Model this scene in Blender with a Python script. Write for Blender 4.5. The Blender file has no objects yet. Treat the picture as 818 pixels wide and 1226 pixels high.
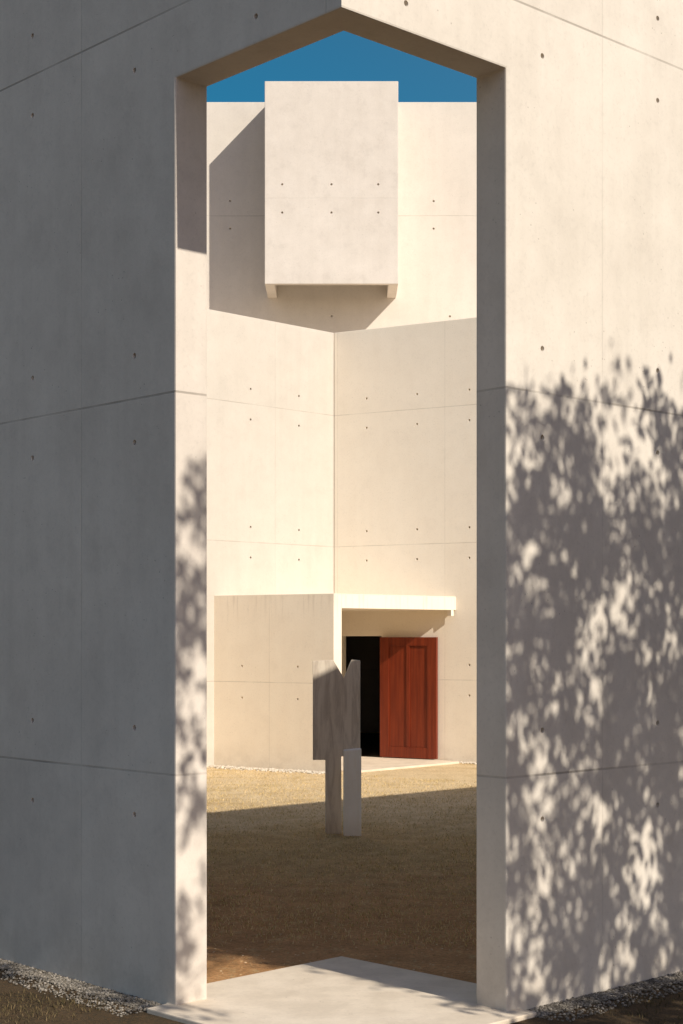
import bpy, bmesh, math, random
import numpy as np
from mathutils import Vector, Matrix, noise as mnoise
random.seed(7); rng = np.random.default_rng(11)
S = bpy.context.scene
COL = S.collection
S.view_settings.view_transform = 'Standard'; S.view_settings.look = 'None'
S.view_settings.exposure = 0; S.view_settings.gamma = 1
R = math.radians
EYE = 2.34
SUN_AZ, SUN_EL = R(42.6), R(35.2)
SUNV = Vector((math.cos(SUN_EL)*math.sin(SUN_AZ), -math.cos(SUN_EL)*math.cos(SUN_AZ), math.sin(SUN_EL)))

# ---------------------------------------------------------------- node helper
class NT:
    def __init__(s, name):
        s.m = bpy.data.materials.new(name); s.m.use_nodes = True
        s.t = s.m.node_tree; s.t.nodes.clear()
        s.out = s.t.nodes.new('ShaderNodeOutputMaterial')
        s.b = s.t.nodes.new('ShaderNodeBsdfPrincipled')
        s.t.links.new(s.b.outputs[0], s.out.inputs[0])
        s.b.inputs['Roughness'].default_value = .85
        s.b.inputs['Specular IOR Level'].default_value = .2
    def put(s, sock, v):
        if hasattr(v, 'is_output'): s.t.links.new(v, sock)
        elif isinstance(v, (tuple, list)) and len(v) == 3 and sock.type == 'RGBA': sock.default_value = (*v, 1)
        else: sock.default_value = v
    def math(s, op, a, b=None, c=None, clamp=False):
        n = s.t.nodes.new('ShaderNodeMath'); n.operation = op; n.use_clamp = clamp
        s.put(n.inputs[0], a)
        if b is not None: s.put(n.inputs[1], b)
        if c is not None: s.put(n.inputs[2], c)
        return n.outputs[0]
    def coord(s, which): return s.t.nodes.new('ShaderNodeTexCoord').outputs[which]
    def sep(s, v):
        n = s.t.nodes.new('ShaderNodeSeparateXYZ'); s.put(n.inputs[0], v); return n.outputs
    def comb(s, x, y, z):
        n = s.t.nodes.new('ShaderNodeCombineXYZ')
        for i, v in enumerate((x, y, z)): s.put(n.inputs[i], v)
        return n.outputs[0]
    def noise(s, v, scale, detail=4, rough=.55, dist=0):
        n = s.t.nodes.new('ShaderNodeTexNoise'); s.put(n.inputs['Vector'], v)
        n.inputs['Scale'].default_value = scale; n.inputs['Detail'].default_value = detail
        n.inputs['Roughness'].default_value = rough; n.inputs['Distortion'].default_value = dist
        return n.outputs['Fac']
    def white(s, v):
        n = s.t.nodes.new('ShaderNodeTexWhiteNoise'); s.put(n.inputs['Vector'], v); return n.outputs['Value']
    def voro(s, v, scale):
        n = s.t.nodes.new('ShaderNodeTexVoronoi'); s.put(n.inputs['Vector'], v)
        n.inputs['Scale'].default_value = scale; return n.outputs
    def rng(s, v, a, b, c=0, d=1):
        n = s.t.nodes.new('ShaderNodeMapRange'); n.interpolation_type = 'SMOOTHSTEP'
        s.put(n.inputs[0], v)
        for i, x in enumerate((a, b, c, d)): n.inputs[i+1].default_value = x
        return n.outputs[0]
    def mix(s, f, a, b, mode='MIX'):
        n = s.t.nodes.new('ShaderNodeMix'); n.data_type = 'RGBA'; n.blend_type = mode
        s.put(n.inputs[0], f); s.put(n.inputs[6], a); s.put(n.inputs[7], b)
        return n.outputs[2]
    def bump(s, h, strength=.3, dist=.01):
        n = s.t.nodes.new('ShaderNodeBump'); n.inputs['Strength'].default_value = strength
        n.inputs['Distance'].default_value = dist; s.put(n.inputs['Height'], h)
        s.t.links.new(n.outputs[0], s.b.inputs['Normal'])
    def base(s, c): s.put(s.b.inputs['Base Color'], c)

def concrete(name, col, dark, u0=0, z0=0, pu=2.44, pz=2.4, ztop=None, joint=.6, bump=.25, blotch=.07, vj=.5):
    t = NT(name)
    ob = t.coord('Object'); uv = t.sep(t.coord('UV')); u, v = uv[0], uv[1]
    ru = t.math('DIVIDE', t.math('SUBTRACT', u, u0), pu); rv = t.math('DIVIDE', t.math('SUBTRACT', v, z0), pz)
    def line(r, p):
        f = t.math('FRACT', t.math('ADD', r, .5))
        d = t.math('MULTIPLY', t.math('ABSOLUTE', t.math('SUBTRACT', f, .5)), p)
        return t.rng(d, .0035, .010, 1, 0)
    jm = t.math('MAXIMUM', t.math('MULTIPLY', line(ru, pu), vj), line(rv, pz))
    jm = t.math('MULTIPLY', jm, t.rng(t.noise(ob, 1.7, 3), .3, .65, .35, 1))
    pid = t.white(t.comb(t.math('FLOOR', ru), t.math('FLOOR', rv), 3.7))
    big = t.noise(ob, .55, 4, .6, .2); mid = t.noise(ob, 3.2, 5, .7); fine = t.noise(ob, 38, 3, .7)
    streak = t.noise(t.comb(t.math('MULTIPLY', u, 3.2), t.math('MULTIPLY', v, .22), 0), 1.6, 4, .6)
    k = t.math('ADD', t.math('MULTIPLY', t.rng(big, .3, .7), .36), t.math('MULTIPLY', t.rng(mid, .3, .72), .26))
    k = t.math('ADD', k, t.math('MULTIPLY', t.rng(streak, .35, .7), .22))
    k = t.math('ADD', k, t.math('MULTIPLY', pid, .20))
    c = t.mix(k, col, dark)
    cl = t.noise(ob, 2.6, 6, .78)
    c = t.mix(t.math('MULTIPLY', t.rng(cl, .5, .68), blotch*2.2), c, (col[0]*1.1, col[1]*1.1, col[2]*1.1))
    c = t.mix(t.math('MULTIPLY', t.rng(cl, .5, .34), blotch*2.0), c, (dark[0]*.78, dark[1]*.77, dark[2]*.77))
    c = t.mix(t.math('MULTIPLY', t.rng(fine, .5, .78), .18), c, (dark[0]*.55, dark[1]*.55, dark[2]*.55))
    pores = t.math('MULTIPLY', t.rng(t.voro(ob, 17)['Distance'], .05, .12, 1, 0), t.rng(t.noise(ob, 2.1, 2), .5, .62))
    c = t.mix(t.math('MULTIPLY', pores, .5), c, (dark[0]*.4, dark[1]*.38, dark[2]*.36))
    if ztop is not None:
        drip = t.noise(t.comb(t.math('MULTIPLY', u, 9), t.math('MULTIPLY', v, .5), 0), 1.5, 3)
        dm = t.math('MULTIPLY', t.rng(v, ztop-.65, ztop+.02), t.rng(drip, .48, .68))
        dm = t.math('MAXIMUM', dm, t.math('MULTIPLY', t.rng(v, ztop-.05, ztop+.01), .6))
        c = t.mix(t.math('MULTIPLY', dm, .2), c, (.26, .19, .12))
    foot = t.math('MULTIPLY', t.rng(v, 0, .5, 1, 0), t.rng(mid, .3, .7, .1, .5))
    c = t.mix(t.math('MULTIPLY', foot, .5), c, (.30, .23, .16))
    c = t.mix(t.math('MULTIPLY', jm, joint), c, (dark[0]*.35, dark[1]*.33, dark[2]*.3))
    t.base(c)
    h = t.math('SUBTRACT', t.math('ADD', t.math('MULTIPLY', fine, .22), t.math('MULTIPLY', mid, .3)), t.math('MULTIPLY', jm, .6))
    h = t.math('SUBTRACT', h, t.math('MULTIPLY', pores, .5))
    t.bump(h, bump, .012)
    return t.m

# ---------------------------------------------------------------- mesh helpers
def link(name, me, mat=None, parent=None, label=None):
    o = bpy.data.objects.new(name, me); COL.objects.link(o)
    if mat: me.materials.append(mat)
    if parent:
        o.parent = parent
        if parent.type == 'EMPTY': o.matrix_parent_inverse = Matrix.Translation(-parent.location)
    if label: o['label'] = label
    return o
def thing(name, loc, label, cat, group=None):
    o = bpy.data.objects.new(name, None); COL.objects.link(o); o.location = loc
    o.empty_display_size = .3
    o['label'] = label; o['category'] = cat
    if group: o['group'] = group
    return o
def tag(o, label=None, cat=None, kind=None):
    if label: o['label'] = label
    if cat: o['category'] = cat
    if kind: o['kind'] = kind
    return o

def solid(front, back, bevel=.012, skip=None):
    """closed solid between two matching outlines"""
    bm = bmesh.new()
    f = [bm.verts.new(p) for p in front]; b = [bm.verts.new(p) for p in back]
    n = len(f)
    bm.faces.new(f); bm.faces.new(b[::-1])
    for i in range(n):
        j = (i+1) % n
        bm.faces.new((f[j], f[i], b[i], b[j]))
    bmesh.ops.recalc_face_normals(bm, faces=bm.faces)
    if bevel:
        es = [e for e in bm.edges if len(e.link_faces) == 2 and e.calc_face_angle(0) > .3]
        if skip: es = [e for e in es if not skip(e)]
        bmesh.ops.bevel(bm, geom=es, offset=bevel, segments=2, profile=.6, affect='EDGES', clamp_overlap=True)
    return bm

def finish(name, bm, mat, parent, p0, d, n, u0=0, holes=(), r=.02, label=None):
    me = bpy.data.meshes.new(name); bm.to_mesh(me); bm.free()
    if holes:
        cb = bmesh.new()
        for (pos, nn) in holes:
            q = Vector(nn).to_track_quat('Z', 'Y').to_matrix().to_4x4()
            bmesh.ops.create_cone(cb, cap_ends=True, segments=14, radius1=r*.8, radius2=r*1.08, depth=.09,
                                  matrix=Matrix.Translation(Vector(pos)) @ q)
        cm = bpy.data.meshes.new('tmp_cut'); cb.to_mesh(cm); cb.free()
        co = bpy.data.objects.new('tmp_cut', cm); COL.objects.link(co)
        to = bpy.data.objects.new('tmp', me); COL.objects.link(to)
        md = to.modifiers.new('b', 'BOOLEAN'); md.operation = 'DIFFERENCE'; md.solver = 'EXACT'; md.object = co
        dg = bpy.context.evaluated_depsgraph_get(); dg.update()
        me2 = bpy.data.meshes.new_from_object(to.evaluated_get(dg))
        bpy.data.objects.remove(to); bpy.data.objects.remove(co)
        me2.name = name; me = me2; me.materials.clear()
    uv = me.uv_layers.new(name='UVMap') if not me.uv_layers else me.uv_layers[0]
    p0 = Vector(p0); d = Vector(d); n = Vector(n)
    for f in me.polygons:
        t = Vector((-f.normal.y, f.normal.x, 0))
        for li in f.loop_indices:
            p = me.vertices[me.loops[li].vertex_index].co - p0
            if abs(f.normal.z) < .6 and abs(t.dot(d)) > .6: uu = p.dot(d)
            else: uu = u0 + .8 + p.dot(n)
            uv.data[li].uv = (uu, p.z + p0.z)
    return link(name, me, mat, parent, label)

def wall(name, p0, d, n, outline, t, mat, parent, u0=0, holes=(), r=.02, bevel=.012, label=None):
    p0 = Vector((p0[0], p0[1], 0)); d = Vector((d[0], d[1], 0)).normalized(); n = Vector((n[0], n[1], 0)).normalized()
    fr = [p0 + d*s + Vector((0, 0, z)) for s, z in outline]
    bk = [p - n*t for p in fr]
    hs = [(p0 + d*s + Vector((0, 0, z)), n) for s, z in holes]
    return finish(name, solid(fr, bk, bevel), mat, parent, p0, d, n, u0, hs, r, label)

def plate(name, poly, z0, z1, mat, parent=None, bevel=.01, d=(1, 0, 0), n=(0, 1, 0), label=None):
    fr = [Vector((x, y, z1)) for x, y in poly]; bk = [Vector((x, y, z0)) for x, y in poly]
    return finish(name, solid(fr, bk, bevel), mat, parent, (poly[0][0], poly[0][1], 0), d, n, 0, (), label=label)

def tube(bm, pts, rad, n=8):
    rings = []
    for i, p in enumerate(pts):
        a = pts[max(i-1, 0)]; b = pts[min(i+1, len(pts)-1)]
        q = (Vector(b)-Vector(a)).to_track_quat('Z', 'Y')
        rings.append([bm.verts.new(Vector(p) + q @ Vector((math.cos(k*2*math.pi/n)*rad[i], math.sin(k*2*math.pi/n)*rad[i], 0))) for k in range(n)])
    for a, b in zip(rings, rings[1:]):
        for k in range(n): bm.faces.new((a[k], a[(k+1) % n], b[(k+1) % n], b[k]))
    bm.faces.new(rings[-1]); bm.faces.new(rings[0][::-1])

def np_mesh(name, verts, faces):
    me = bpy.data.meshes.new(name)
    me.from_pydata([tuple(v) for v in verts], [], [tuple(f) for f in faces]); me.update()
    return me

# ---------------------------------------------------------------- materials
PC, PD = (.75, .685, .595), (.60, .54, .46)
M_portal_l = concrete('weathered_concrete_left', (.75, .675, .59), (.59, .525, .455), .13, 1.464, 2.44, 2.403, blotch=.10, vj=.4)
M_portal_r = concrete('weathered_concrete_right', PC, PD, -.10, 1.464, 2.44, 2.403, blotch=.08, vj=.28)
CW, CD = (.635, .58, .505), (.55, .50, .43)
M_wl = concrete('cream_concrete_wing_dimmed', CW, CD, 1.54, 1.52, 2.44, 2.53, joint=.4)  # same concrete, colour darkened to tone down the head-on sun
M_wr = concrete('cream_concrete_entrance_brightened', (.93, .85, .72), (.87, .78, .645), 2.38, 1.52, 2.3, 2.53, joint=.4, bump=.12, blotch=.06)  # same concrete, colour lifted and warmed to stand in for sun and bounce light
M_blk = concrete('stained_concrete_porch_brightened', (.93, .84, .70), (.87, .765, .62), 1.354, 1.52, 2.44, 2.53, ztop=3.06, joint=.4, bump=.12, blotch=.06)  # drip stains are real; base colour brightened to make up for grazing sun
M_top = concrete('cream_concrete_tower', (.74, .68, .60), (.65, .59, .515), 90.0, 10.86, 200, 2.44, joint=.35)
M_hood = concrete('cream_concrete_hood', (.76, .70, .63), (.655, .595, .525), 90, 10.86, 200, 2.44, joint=.12, blotch=.12)
M_slab = concrete('pale_paving_concrete', (.86, .745, .60), (.74, .63, .49), 90, 90, 200, 200)

def ground_mat():
    t = NT('dry_earth'); ob = t.coord('Object'); x, y, z = t.sep(ob)
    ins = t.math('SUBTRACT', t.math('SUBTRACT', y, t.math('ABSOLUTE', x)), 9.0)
    big = t.noise(ob, .35, 5, .6, .5); mid = t.noise(ob, 2.2, 6, .75); fine = t.noise(ob, 30, 5, .85)
    clump = t.noise(t.comb(x, t.math('MULTIPLY', y, .6), 0), 7, 5, .8)
    far = t.rng(t.math('ADD', y, t.math('MULTIPLY', t.math('SUBTRACT', big, .5), 9)), 17.5, 23)
    red = t.mix(t.rng(mid, .3, .7), (.68, .36, .155), (.46, .24, .095))
    ol1 = t.mix(t.rng(mid, .3, .7), (.68, .45, .20), (.46, .30, .12))
    near = t.mix(t.rng(t.math('ADD', y, t.math('MULTIPLY', t.math('SUBTRACT', t.noise(ob, .8, 5, .7), .5), 7)), 12.5, 18), red, ol1)
    near = t.mix(t.math('MULTIPLY', t.rng(clump, .52, .68), .45), near, (.74, .58, .30))
    near = t.mix(t.math('MULTIPLY', t.rng(clump, .46, .32), .5), near, (.22, .14, .06))
    tan = t.mix(t.rng(mid, .3, .7), (.90, .71, .44), (.76, .57, .32))
    olive = t.mix(t.rng(t.noise(ob, 1.1, 5, .7), .5, .75), tan, (.64, .48, .24))
    cin = t.mix(far, near, olive)
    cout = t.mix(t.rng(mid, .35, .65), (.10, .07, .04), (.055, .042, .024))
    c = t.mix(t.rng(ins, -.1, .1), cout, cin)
    c = t.mix(t.math('MULTIPLY', t.rng(fine, .42, .66), .55), c, (.17, .095, .04))
    t.base(c); t.b.inputs['Roughness'].default_value = .95
    t.bump(t.math('ADD', t.math('MULTIPLY', fine, .8), t.math('MULTIPLY', mid, .7)), .7, .04)
    return t.m
M_ground = ground_mat()

def simple(name, c1, c2, scale=8, rough=.8, bump=.2, dist=.01):
    t = NT(name); ob = t.coord('Object')
    n = t.noise(ob, scale, 5, .65)
    t.base(t.mix(t.rng(n, .3, .7), c1, c2)); t.b.inputs['Roughness'].default_value = rough
    t.bump(n, bump, dist); return t.m
def per_island(name, cols, rough=.85):
    t = NT(name); g = t.t.nodes.new('ShaderNodeNewGeometry')
    ri = g.outputs['Random Per Island']
    c = t.mix(t.rng(ri, .0, .5), cols[0], cols[1]); c = t.mix(t.rng(ri, .5, 1), c, cols[2])
    t.base(c); t.b.inputs['Roughness'].default_value = rough; return t.m
M_gravel = per_island('fine_gravel', [(.11, .095, .075), (.21, .185, .15), (.37, .33, .28)])
M_peb = per_island('pale_pebbles', [(.40, .34, .26), (.60, .53, .43), (.76, .69, .58)])
M_grit = per_island('courtyard_grit', [(.34, .20, .09), (.54, .36, .17), (.74, .56, .35)])
M_blade = per_island('dry_grass', [(.05, .042, .02), (.10, .075, .035), (.18, .13, .065)])
M_dryb = per_island('straw_grass', [(.44, .33, .13), (.66, .49, .22), (.84, .65, .36)])
M_bark = simple('bark', (.16, .12, .085), (.07, .052, .038), 14, .95, .8, .03)
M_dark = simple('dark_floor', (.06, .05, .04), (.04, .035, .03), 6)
def leaf_mat():
    t = NT('leaf'); g = t.t.nodes.new('ShaderNodeNewGeometry')
    t.base(t.mix(g.outputs['Random Per Island'], (.045, .085, .025), (.10, .13, .04)))
    t.b.inputs['Roughness'].default_value = .6; return t.m
M_leaf = leaf_mat()
def marble_mat(name, a, b, k):
    t = NT(name); ob = t.coord('Object'); x, y, z = t.sep(ob)
    v = t.comb(t.math('MULTIPLY', x, 7), t.math('MULTIPLY', y, 4), t.math('MULTIPLY', z, .9))
    n1 = t.noise(v, 1.6, 6, .65, 1.2); n2 = t.noise(ob, 18, 5, .7)
    c = t.mix(t.rng(n1, .36, .68), a, b)
    c = t.mix(t.math('MULTIPLY', t.rng(n2, .5, .75), .2), c, k)
    foot = t.math('MULTIPLY', t.rng(z, 0, .3, 1, 0), .3)
    c = t.mix(foot, c, (.45, .32, .2))
    t.base(c); t.b.inputs['Roughness'].default_value = .6; t.bump(n2, .2, .004); return t.m
M_marble = marble_mat('veined_marble', (.78, .68, .55), (.56, .465, .365), (.43, .35, .28))
M_marble2 = marble_mat('pale_marble', (.98, .94, .86), (.95, .89, .79), (.78, .69, .58))
def wood_mat():
    t = NT('red_hardwood'); ob = t.coord('UV'); x, y, z = t.sep(ob)
    v = t.comb(t.math('MULTIPLY', x, 10), t.math('MULTIPLY', y, .5), 0)
    n = t.noise(v, 2.2, 5, .5, .2)
    c = t.mix(t.rng(n, .32, .68), (.215, .033, .0095), (.145, .020, .0065))
    t.base(c); t.b.inputs['Roughness'].default_value = .42; t.b.inputs['Specular IOR Level'].default_value = .4
    t.bump(n, .1, .003); return t.m
M_wood = wood_mat()

# ---------------------------------------------------------------- ground
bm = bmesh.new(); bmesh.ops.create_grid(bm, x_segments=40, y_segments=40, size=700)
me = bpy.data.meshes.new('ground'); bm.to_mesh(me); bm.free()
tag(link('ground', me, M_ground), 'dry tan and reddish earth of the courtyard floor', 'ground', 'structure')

# ---------------------------------------------------------------- gateway wall (convex corner, opening cut through the corner)
Y0 = 8.81; T = .25; LZ = 5.83; TOPZ = 6.945
q = math.sqrt(.5)
AL, AR = R(47), R(43)
dL = Vector((-math.cos(AL), math.sin(AL), 0)); nL = Vector((-math.sin(AL), -math.cos(AL), 0))
dR = Vector((math.cos(AR), math.sin(AR), 0)); nR = Vector((math.sin(AR), -math.cos(AR), 0))
p0 = Vector((0, Y0, 0)); pin = p0 - nL*T - nR*T
portal = thing('gateway_wall', (0, Y0, 0), 'tall corner wall of pale concrete pierced by a gable shaped gateway', 'wall')
rows = [z for zj in (1.464, 3.867, 6.27) for z in (zj-.28, zj+.28) if z < 6.7]
up = lambda z: Vector((0, 0, z))
for d, n, L, JS, off, mt, lab in ((dL, nL, 15, 1.52, .13, M_portal_l, 'shaded grey wall to the left of the gateway'),
                                  (dR, nR, 15.5, 1.385, -.10, M_portal_r, 'sunlit wall dappled with leaf shadow to the right of the gateway')):
    ol = [(0, TOPZ), (L, TOPZ), (L, 0), (JS, 0), (JS, LZ), (0, LZ)]
    fr = [p0 + d*s + up(z) for s, z in ol]
    bk = [(pin if s == 0 else p0 + d*s - n*T) + up(z) for s, z in ol]
    mit = lambda v: abs((v.co-p0).to_2d().cross((pin-p0).to_2d().normalized())) < 1e-3
    bmw = solid(fr, bk, .012, skip=lambda e: all(mit(v) for v in e.verts))
    hs = []
    for k in range(0, 5):
        s = .61 + 1.22*k + off
        for z in rows:
            if s > JS+.1 or z > LZ+.1: hs.append((p0 + d*s + up(z), n))
    finish('wall', bmw, mt, portal, p0, d, n, off, hs, .019, lab)

# paved threshold
slab_poly = [(0, 11.44), (-1.15, 10.29), (-1.10, 9.97), (-1.21, 9.84), (0, 8.6), (1.20, 9.74), (1.08, 9.86), (1.13, 10.31)]
tag(plate('paving', slab_poly, -.05, .03, M_slab, None, .008), 'pale concrete threshold slab in the gateway', 'paving', 'structure')

# ---------------------------------------------------------------- the building
C = Vector((-.145, 30.6, 0)); N = Vector((-.13, 27.06, 0))
a3 = R(30); m3 = math.tan(a3)
dr = Vector((math.cos(a3), -math.sin(a3), 0)); nr = Vector((-math.sin(a3), -math.cos(a3), 0))
dl = Vector((-q, -q, 0)); nl = Vector((q, -q, 0))
db = (Vector((-2.285, 28.46, 0)) - N).normalized(); nb = Vector((db.y*-1, db.x, 0))   # porch wall direction and outward normal
bld = thing('concrete_building', (0, 30, 0), 'cream concrete building with a folded front wall, overhanging box and porch', 'building')
VT = 8.18
rw = [z for zj in (1.52, 4.05, 6.58) for z in (zj-.28, zj+.28)]
hr = [(s, z) for s in (.72, 1.80, 2.88, 3.96) for z in rw if not (z < 3.2 and s < 2.7)]
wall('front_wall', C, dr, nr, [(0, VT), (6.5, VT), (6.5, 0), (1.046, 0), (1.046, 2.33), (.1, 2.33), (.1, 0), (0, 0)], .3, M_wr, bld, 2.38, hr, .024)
hl = [(s, z) for s in (.93, 2.15, 3.37) for z in rw if z > 3.3]
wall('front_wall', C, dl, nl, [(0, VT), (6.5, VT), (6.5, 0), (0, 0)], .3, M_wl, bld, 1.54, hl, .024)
eR = C + dr*6.5; eL = C + dl*6.5
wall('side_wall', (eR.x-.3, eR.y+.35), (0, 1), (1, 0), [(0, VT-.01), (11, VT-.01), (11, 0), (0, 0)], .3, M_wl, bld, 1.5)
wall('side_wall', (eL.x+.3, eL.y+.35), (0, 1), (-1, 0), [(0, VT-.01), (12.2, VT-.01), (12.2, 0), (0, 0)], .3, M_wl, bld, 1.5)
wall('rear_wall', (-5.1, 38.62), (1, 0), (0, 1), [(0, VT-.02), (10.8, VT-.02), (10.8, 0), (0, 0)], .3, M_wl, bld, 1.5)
plate('roof', [(eL.x+.25, eL.y+.6), (C.x, C.y+.2), (eR.x-.35, eR.y+.5), (eR.x-.35, 38), (eL.x+.25, 38)], 7.9, 8.06, M_slab, bld)
plate('floor', [(eL.x+.3, eL.y+.9), (C.x, C.y+.35), (eR.x-.4, eR.y+.9), (eR.x-.4, 37.8), (eL.x+.3, 37.8)], -.05, .02, M_dark, bld)
TY = 32.2
ht = [(x+7, z) for x in (-4.7, -3.48, -2.26, 1.87, 3.09, 4.3) for z in (10.60, 11.16)] + [(6.8, 8.82), (4.74, 8.82), (9.2, 8.82)]
wall('upper_wall', (-7, TY), (1, 0), (0, -1), [(0, 13.17), (14, 13.17), (14, 8.08), (0, 8.08)], 6, M_top, bld, 4.0, ht, .024)

# overhanging box : open underneath, front panel and two cheeks
hx0, hx1, hy0, hy1, hz0, hz1 = -1.496, 1.106, 30.9, TY-.005, 9.19, 13.14
U = [(hx0, hy0), (hx1, hy0), (hx1, hy1), (hx1-.19, hy1), (hx1-.19, hy0+.12), (hx0+.19, hy0+.12), (hx0+.19, hy1), (hx0, hy1)]
bmh = solid([Vector((x, y, hz1)) for x, y in U], [Vector((x, y, hz0)) for x, y in U], .012)
hh = [(Vector((x, hy0, z)), Vector((0, -1, 0))) for x in (-1.155, -.195, .716) for z in (11.13, 10.58)]
hood = finish('overhanging_box', bmh, M_hood, bld, (hx0, hy0, 0), (1, 0, 0), (0, -1, 0), .84, hh, .024)
plate('lid', [(hx0+.20, hy0+.13), (hx1-.20, hy0+.13), (hx1-.20, hy1-.01), (hx0+.20, hy1-.01)], hz1-.25, hz1-.05, M_hood, hood)

# porch
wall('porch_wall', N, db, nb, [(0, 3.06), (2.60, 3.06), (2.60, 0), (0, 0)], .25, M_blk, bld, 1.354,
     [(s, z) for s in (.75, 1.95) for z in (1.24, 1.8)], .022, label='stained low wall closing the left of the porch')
A = N - nb*.25
Bx = .0722*(C.y + m3*C.x)/(1+.0722*m3); B = Vector((Bx, C.y - m3*(Bx-C.x), 0))
mb = -db.y/db.x
Dx = (A.y + mb*A.x - C.y + C.x)/(1+mb); Dp = Vector((Dx, C.y + Dx - C.x, 0))
fd = (B-A).normalized(); fn = Vector((fd.y, -fd.x, 0))
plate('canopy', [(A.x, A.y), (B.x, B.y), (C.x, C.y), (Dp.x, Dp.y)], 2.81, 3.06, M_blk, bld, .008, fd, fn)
k0 = B - fd*.12 + nr*.02
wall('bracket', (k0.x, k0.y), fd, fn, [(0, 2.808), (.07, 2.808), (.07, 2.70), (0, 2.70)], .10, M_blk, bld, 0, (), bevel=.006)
of = fn*.35
plate('porch_floor', [(A.x+of.x, A.y+of.y), (B.x+of.x-.2, B.y+of.y-.02), (B.x-.15, B.y), (C.x, C.y-.02), (Dp.x+.3, Dp.y)], -.04, .035, M_slab, bld)

# door leaf folded back against the wall
dz0, dz1 = .05, 2.31; du0, du1 = 1.06, 2.25
def on_r(u, off): return C + dr*u + nr*off
def door_piece(name, u0, u1, z0, z1, o0, o1, parent, bev=.003):
    p = on_r(0, o1)
    return wall(name, (p.x, p.y), dr, nr, [(u0, z1), (u1, z1), (u1, z0), (u0, z0)], o1-o0, M_wood, parent, 0, (), bevel=bev)
door = door_piece('door', du0, du1, dz0, dz1, .03, .075, bld)
def sub(o, par): o.parent = par; o.matrix_parent_inverse = Matrix.Identity(4); return o
def dp(name, *a): return sub(door_piece(name, *a, None), door)
for (ua, ub) in ((du0, du0+.19), (du1-.19, du1)): dp('stile', ua, ub, dz0, dz1, .0755, .098)
for (za, zb) in ((dz0, dz0+.2), (dz1-.16, dz1)): dp('rail', du0+.196, du1-.196, za, zb, .0755, .098)
mu = (du0+du1)/2
dp('muntin', mu-.035, mu+.035, dz0+.206, dz1-.166, .0755, .095)

# ---------------------------------------------------------------- sculpture
SY = 18.72; k_ = 1.015
scu = thing('marble_sculpture', (-.058, SY, 0), 'upright veined marble sculpture with notched top standing in the courtyard', 'sculpture')
th = R(2); sd = Vector((math.cos(th), math.sin(th), 0)); sn = Vector((math.sin(th), -math.cos(th), 0))
ol = [(-.276, 2.01), (-.035, 2.020), (.085, 1.81), (.175, 2.024), (.276, 2.015), (.276, .9), (.056, .9), (.056, 0), (-.130, 0), (-.130, .86), (-.276, .86)]
P = Vector((-.058, SY, 0))
wall('upper_slab', P, sd, sn, [(a*k_, b*k_) for a, b in ol], .10, M_marble, scu, 0, (), bevel=.004)
th2 = R(4); sd2 = Vector((math.cos(th2), math.sin(th2), 0)); sn2 = Vector((math.sin(th2), -math.cos(th2), 0))
Pb = P + sn*.24
wall('foot_block', Pb, sd2, sn2, [(a*k_, b*k_) for a, b in [(.080, .985), (.278, 1.005), (.278, 0), (.080, 0)]], .16, M_marble2, scu, 0, (), bevel=.008, label='pale short block standing against the lower right of the sculpture')

# ---------------------------------------------------------------- tree that shades the right hand wall (stands to the right of the view)
TAN = math.tan(SUN_EL); qv = Vector((math.sin(SUN_AZ), -math.cos(SUN_AZ))); pv = Vector((math.cos(SUN_AZ), math.sin(SUN_AZ)))
Q0 = 8.81*math.cos(SUN_AZ)
QT = -1.3
def from_pq(p, qd, zw):
    a = pv*p + qv*qd
    return Vector((a.x, a.y, zw + TAN*(qd+Q0)))
def top_at(p):
    pts = [(5.5, 3.9), (6.0, 4.5), (6.35, 4.2), (6.8, 3.0), (7.3, 3.7), (7.66, 3.95), (8.0, 3.85), (8.45, 4.25), (8.75, 4.05), (9.1, 4.0), (9.5, 4.3), (10.2, 4.5), (11.3, 4.0), (12.5, 3.0), (13.2, 2.0)]
    return float(np.interp(p, [a for a, b in pts], [b for a, b in pts]))
tb = from_pq(10.6, QT+.2, 0); tb.z = 0
tree = thing('tree', tb, 'leafy tree outside the gateway whose shadow dapples the right wall', 'tree')
bmt = bmesh.new()
fork = Vector((tb.x-.1, tb.y+.1, 3.2))
tube(bmt, [tb+Vector((0, 0, -.1)), tb+Vector((.03, 0, .5)), tb+Vector((-.06, .05, 1.7)), fork], [.20, .14, .11, .095], 12)
limbs = []
for tip in ((6.3, .2, 3.6), (7.5, -.5, 1.9), (8.2, .6, 3.2), (9.1, .2, 3.1), (10.5, -.6, 3.4), (10.8, .9, 3.8), (12.0, .3, 2.8), (8.2, .2, .3), (12.2, -.5, 1.0)):
    e = from_pq(tip[0], QT+tip[1], tip[2]); m = fork.lerp(e, .5) + Vector((random.uniform(-.2, .2), random.uniform(-.2, .2), .45))
    pts = []
    for k in range(9):
        f = k/8; pts.append(fork*(1-f)**2 + m*2*f*(1-f) + e*f*f + Vector((random.uniform(-.07, .07), random.uniform(-.07, .07), random.uniform(-.05, .05)))*(0 if k == 0 else 1))
    tube(bmt, pts, [.032*(1-.82*k/8) for k in range(9)], 7); limbs += pts[2:]
cl = []
while len(cl) < 1120:
    p = random.uniform(5.7, 12.4); z = random.uniform(-1.6, 4.7)
    t_ = top_at(p)
    if z > t_: continue
    keep = .22 + .78*min(1, (t_-z)/.9)
    nz = mnoise.noise(Vector((p*4.8, z*4.0, 4.2)))          # open pockets between the twigs
    if p < 7.3:
        if z < (1.05 if p < 6.15 else 1.85): continue
        keep *= .42
        if nz < -.02: keep *= .12
    else:
        if nz < -.10: keep *= .08
        if z < 1.0: keep *= .85
    if p > 10: keep *= .5
    if random.random() > keep: continue
    cl.append((p, QT+random.gauss(0, .5), z))
LV = []; LF = []
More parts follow.
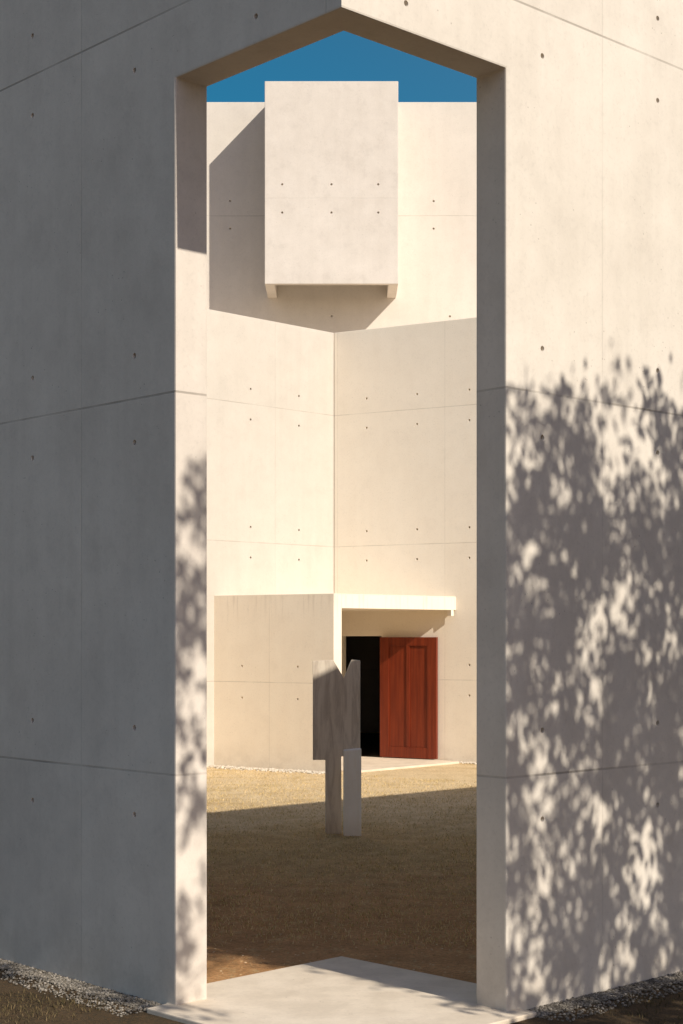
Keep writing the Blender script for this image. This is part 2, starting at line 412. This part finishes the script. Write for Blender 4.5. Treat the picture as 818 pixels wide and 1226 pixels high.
for p, qd, z in cl:
    c = from_pq(p, qd, z)
    near = min(limbs, key=lambda v: (v-c).length)
    mid = near.lerp(c, .5) + Vector((0, 0, .08))
    tube(bmt, [near, mid, c, c + (c-near).normalized()*.10 + Vector((0, 0, -.05))], [.006, .0045, .0035, .003], 5)
    nl_ = random.randint(15, 30); spd = random.uniform(.065, .115)
    cc = np.array(c) + np.clip(rng.normal(0, 1, (nl_, 3)), -2, 2)*np.array([spd, spd, spd*1.3])
    a = rng.normal(0, .9, (nl_, 3)) + np.array([.2, .15, -.9]); a /= np.linalg.norm(a, axis=1)[:, None]
    b = np.cross(a, rng.normal(0, 1, (nl_, 3))); b /= np.linalg.norm(b, axis=1)[:, None]
    l = rng.uniform(.036, .068, (nl_, 1)); wd = l*rng.uniform(.42, .6, (nl_, 1))
    for i in range(nl_):
        k = len(LV)
        LV += [cc[i]-a[i]*l[i], cc[i]-a[i]*l[i]*.3+b[i]*wd[i], cc[i]+a[i]*l[i]*.35+b[i]*wd[i]*.75, cc[i]+a[i]*l[i], cc[i]+a[i]*l[i]*.35-b[i]*wd[i]*.75, cc[i]-a[i]*l[i]*.3-b[i]*wd[i]]
        LF.append((k, k+1, k+2, k+3, k+4, k+5))
me = bpy.data.meshes.new('trunk'); bmt.to_mesh(me); bmt.free()
for f in me.polygons: f.use_smooth = True
link('trunk', me, M_bark, tree)
link('crown', np_mesh('crown', LV, LF), M_leaf, tree)

# ---------------------------------------------------------------- loose stuff
ico = bmesh.new(); bmesh.ops.create_icosphere(ico, subdivisions=1, radius=1)
IV = np.array([v.co[:] for v in ico.verts]); IF = [[v.index for v in f.verts] for f in ico.faces]; ico.free()
def stones(name, pts, smin, smax, mat, label, cat, flat=.6):
    V = []; F = []
    for (x, y, z) in pts:
        s = random.uniform(smin, smax); v = IV*(1+rng.normal(0, .13, (12, 1)))*s*np.array([1, random.uniform(.6, 1), flat])
        an = random.uniform(0, 6.28); c_, s_ = math.cos(an), math.sin(an)
        v = np.stack([v[:, 0]*c_-v[:, 1]*s_, v[:, 0]*s_+v[:, 1]*c_, v[:, 2]], 1) + np.array([x, y, z+s*flat*.5])
        k = len(V); V += list(v); F += [tuple(i+k for i in f) for f in IF]
    return tag(link(name, np_mesh(name, V, F), mat), label, cat, 'stuff')
pts = []
for d, n, s0 in ((dL, nL, 1.60), (dR, nR, 1.50)):
    for i in range(6500):
        s = random.uniform(s0, 4.6); o = random.uniform(0, .17) if random.random() < .84 else random.uniform(.15, .36)
        p = p0 + d*s + n*o; pts.append((p.x, p.y, random.choice((0, 0, .006))))
stones('gravel', pts, .005, .0125, M_gravel, 'fine grey gravel strip along the foot of the gateway wall', 'gravel')
pts = []
for i in range(1500):
    s = random.uniform(0, 2.6); o = abs(random.gauss(0, .16))+.02
    p = N + db*s + nb*o
    pts.append((p.x, p.y, 0))
for i in range(600):
    s = random.uniform(2.45, 4.5); o = abs(random.gauss(0, .10)); p = C + dr*s + nr*o; pts.append((p.x, p.y, 0))
stones('pebbles', pts, .012, .03, M_peb, 'pale pebbles along the foot of the porch and entrance walls', 'pebbles')
pts = []
while len(pts) < 4200:
    y = random.uniform(10.6, 27); x = random.uniform(-.1, .1)*y
    if y < 10.0+abs(x) or y + abs(x) < 11.55: continue
    if (Vector((x, y, 0))-N).dot(nb) < .02: continue
    pts.append((x, y, -.003))
stones('grit', pts, .004, .011, M_grit, 'small loose stones scattered over the courtyard earth', 'grit', .55)

def blades(name, spots, h0, h1, mat, label):
    V = []; F = []
    for (x, y) in spots:
        h = random.uniform(h0, h1); an = random.uniform(0, 6.28); w_ = h*.07+.0015
        dx, dy = math.cos(an), math.sin(an); le = random.uniform(.1, .9)*h; la = random.uniform(0, 6.28)
        lx, ly = math.cos(la)*le, math.sin(la)*le; k = len(V)
        V += [(x-dx*w_, y-dy*w_, 0), (x+dx*w_, y+dy*w_, 0), (x+lx*.4+dx*w_*.7, y+ly*.4+dy*w_*.7, h*.6), (x+lx*.4-dx*w_*.7, y+ly*.4-dy*w_*.7, h*.6), (x+lx, y+ly, h)]
        F += [(k, k+1, k+2, k+3), (k+3, k+2, k+4)]
    return tag(link(name, np_mesh(name, V, F), mat), label, 'grass', 'stuff')
sp = []
for i in range(240):
    d, n = random.choice(((dL, nL), (dR, nR))); s = random.uniform(1.8, 4.8); o = random.uniform(.3, 1.3)
    c = p0 + d*s + n*o
    for k in range(22): sp.append((c.x+random.gauss(0, .08), c.y+random.gauss(0, .08)))
blades('grass', sp, .008, .03, M_blade, 'patchy short dark grass beyond the gravel outside the gateway')
sp = []
for i in range(3200):
    y = random.uniform(12.0, 27.5); x = random.uniform(-.1, .1)*y
    for k in range(9): sp.append((x+random.gauss(0, .12), y+random.gauss(0, .12)))
sp = [(x, y) for x, y in sp if (Vector((x, y, 0))-C).dot(nr) > .2 and (Vector((x, y, 0))-N).dot(nb) > .1]
blades('dry_grass', sp, .008, .032, M_dryb, 'sparse straw coloured grass on the sunny courtyard earth')

# ---------------------------------------------------------------- light
W = bpy.data.worlds.new('World'); S.world = W; W.use_nodes = True
nt = W.node_tree; bg = nt.nodes['Background']
sky = nt.nodes.new('ShaderNodeTexSky'); sky.sky_type = 'NISHITA'; sky.sun_disc = False
sky.sun_elevation = SUN_EL; sky.sun_rotation = math.pi - SUN_AZ
sky.air_density = 1.0; sky.dust_density = .2; sky.ozone_density = 3.0
# deeper blue away from the sun, milder and warmer on the sun's side
tc = nt.nodes.new('ShaderNodeTexCoord'); sx = nt.nodes.new('ShaderNodeVectorMath'); sx.operation = 'DOT_PRODUCT'
nt.links.new(tc.outputs['Generated'], sx.inputs[0]); sx.inputs[1].default_value = tuple(SUNV)
mr = nt.nodes.new('ShaderNodeMapRange'); mr.interpolation_type = 'SMOOTHSTEP'
nt.links.new(sx.outputs['Value'], mr.inputs[0]); mr.inputs[1].default_value = -.5; mr.inputs[2].default_value = .3
tm = nt.nodes.new('ShaderNodeMix'); tm.data_type = 'RGBA'
nt.links.new(mr.outputs[0], tm.inputs[0]); tm.inputs[6].default_value = (.11, .62, .68, 1); tm.inputs[7].default_value = (1.32, .96, .83, 1)
mu_ = nt.nodes.new('ShaderNodeMix'); mu_.data_type = 'RGBA'; mu_.blend_type = 'MULTIPLY'; mu_.inputs[0].default_value = 1
nt.links.new(sky.outputs[0], mu_.inputs[6]); nt.links.new(tm.outputs[2], mu_.inputs[7])
nt.links.new(mu_.outputs[2], bg.inputs[0]); bg.inputs[1].default_value = .11
sl = bpy.data.lights.new('sun', 'SUN'); sl.energy = 4.8; sl.angle = R(.53); sl.color = (1, .925, .81)
so = bpy.data.objects.new('sun', sl); COL.objects.link(so)
so.rotation_euler = (-SUNV).to_track_quat('-Z', 'Y').to_euler(); so.location = (10, -10, 15)

cam = bpy.data.cameras.new('camera'); co = bpy.data.objects.new('camera', cam); COL.objects.link(co)
co.location = (0, 0, EYE); co.rotation_euler = (R(90), 0, 0)
cam.sensor_fit = 'HORIZONTAL'; cam.sensor_width = 36; cam.lens = 36*1900/818
cam.shift_y = 148/818; cam.clip_end = 3000
S.camera = co
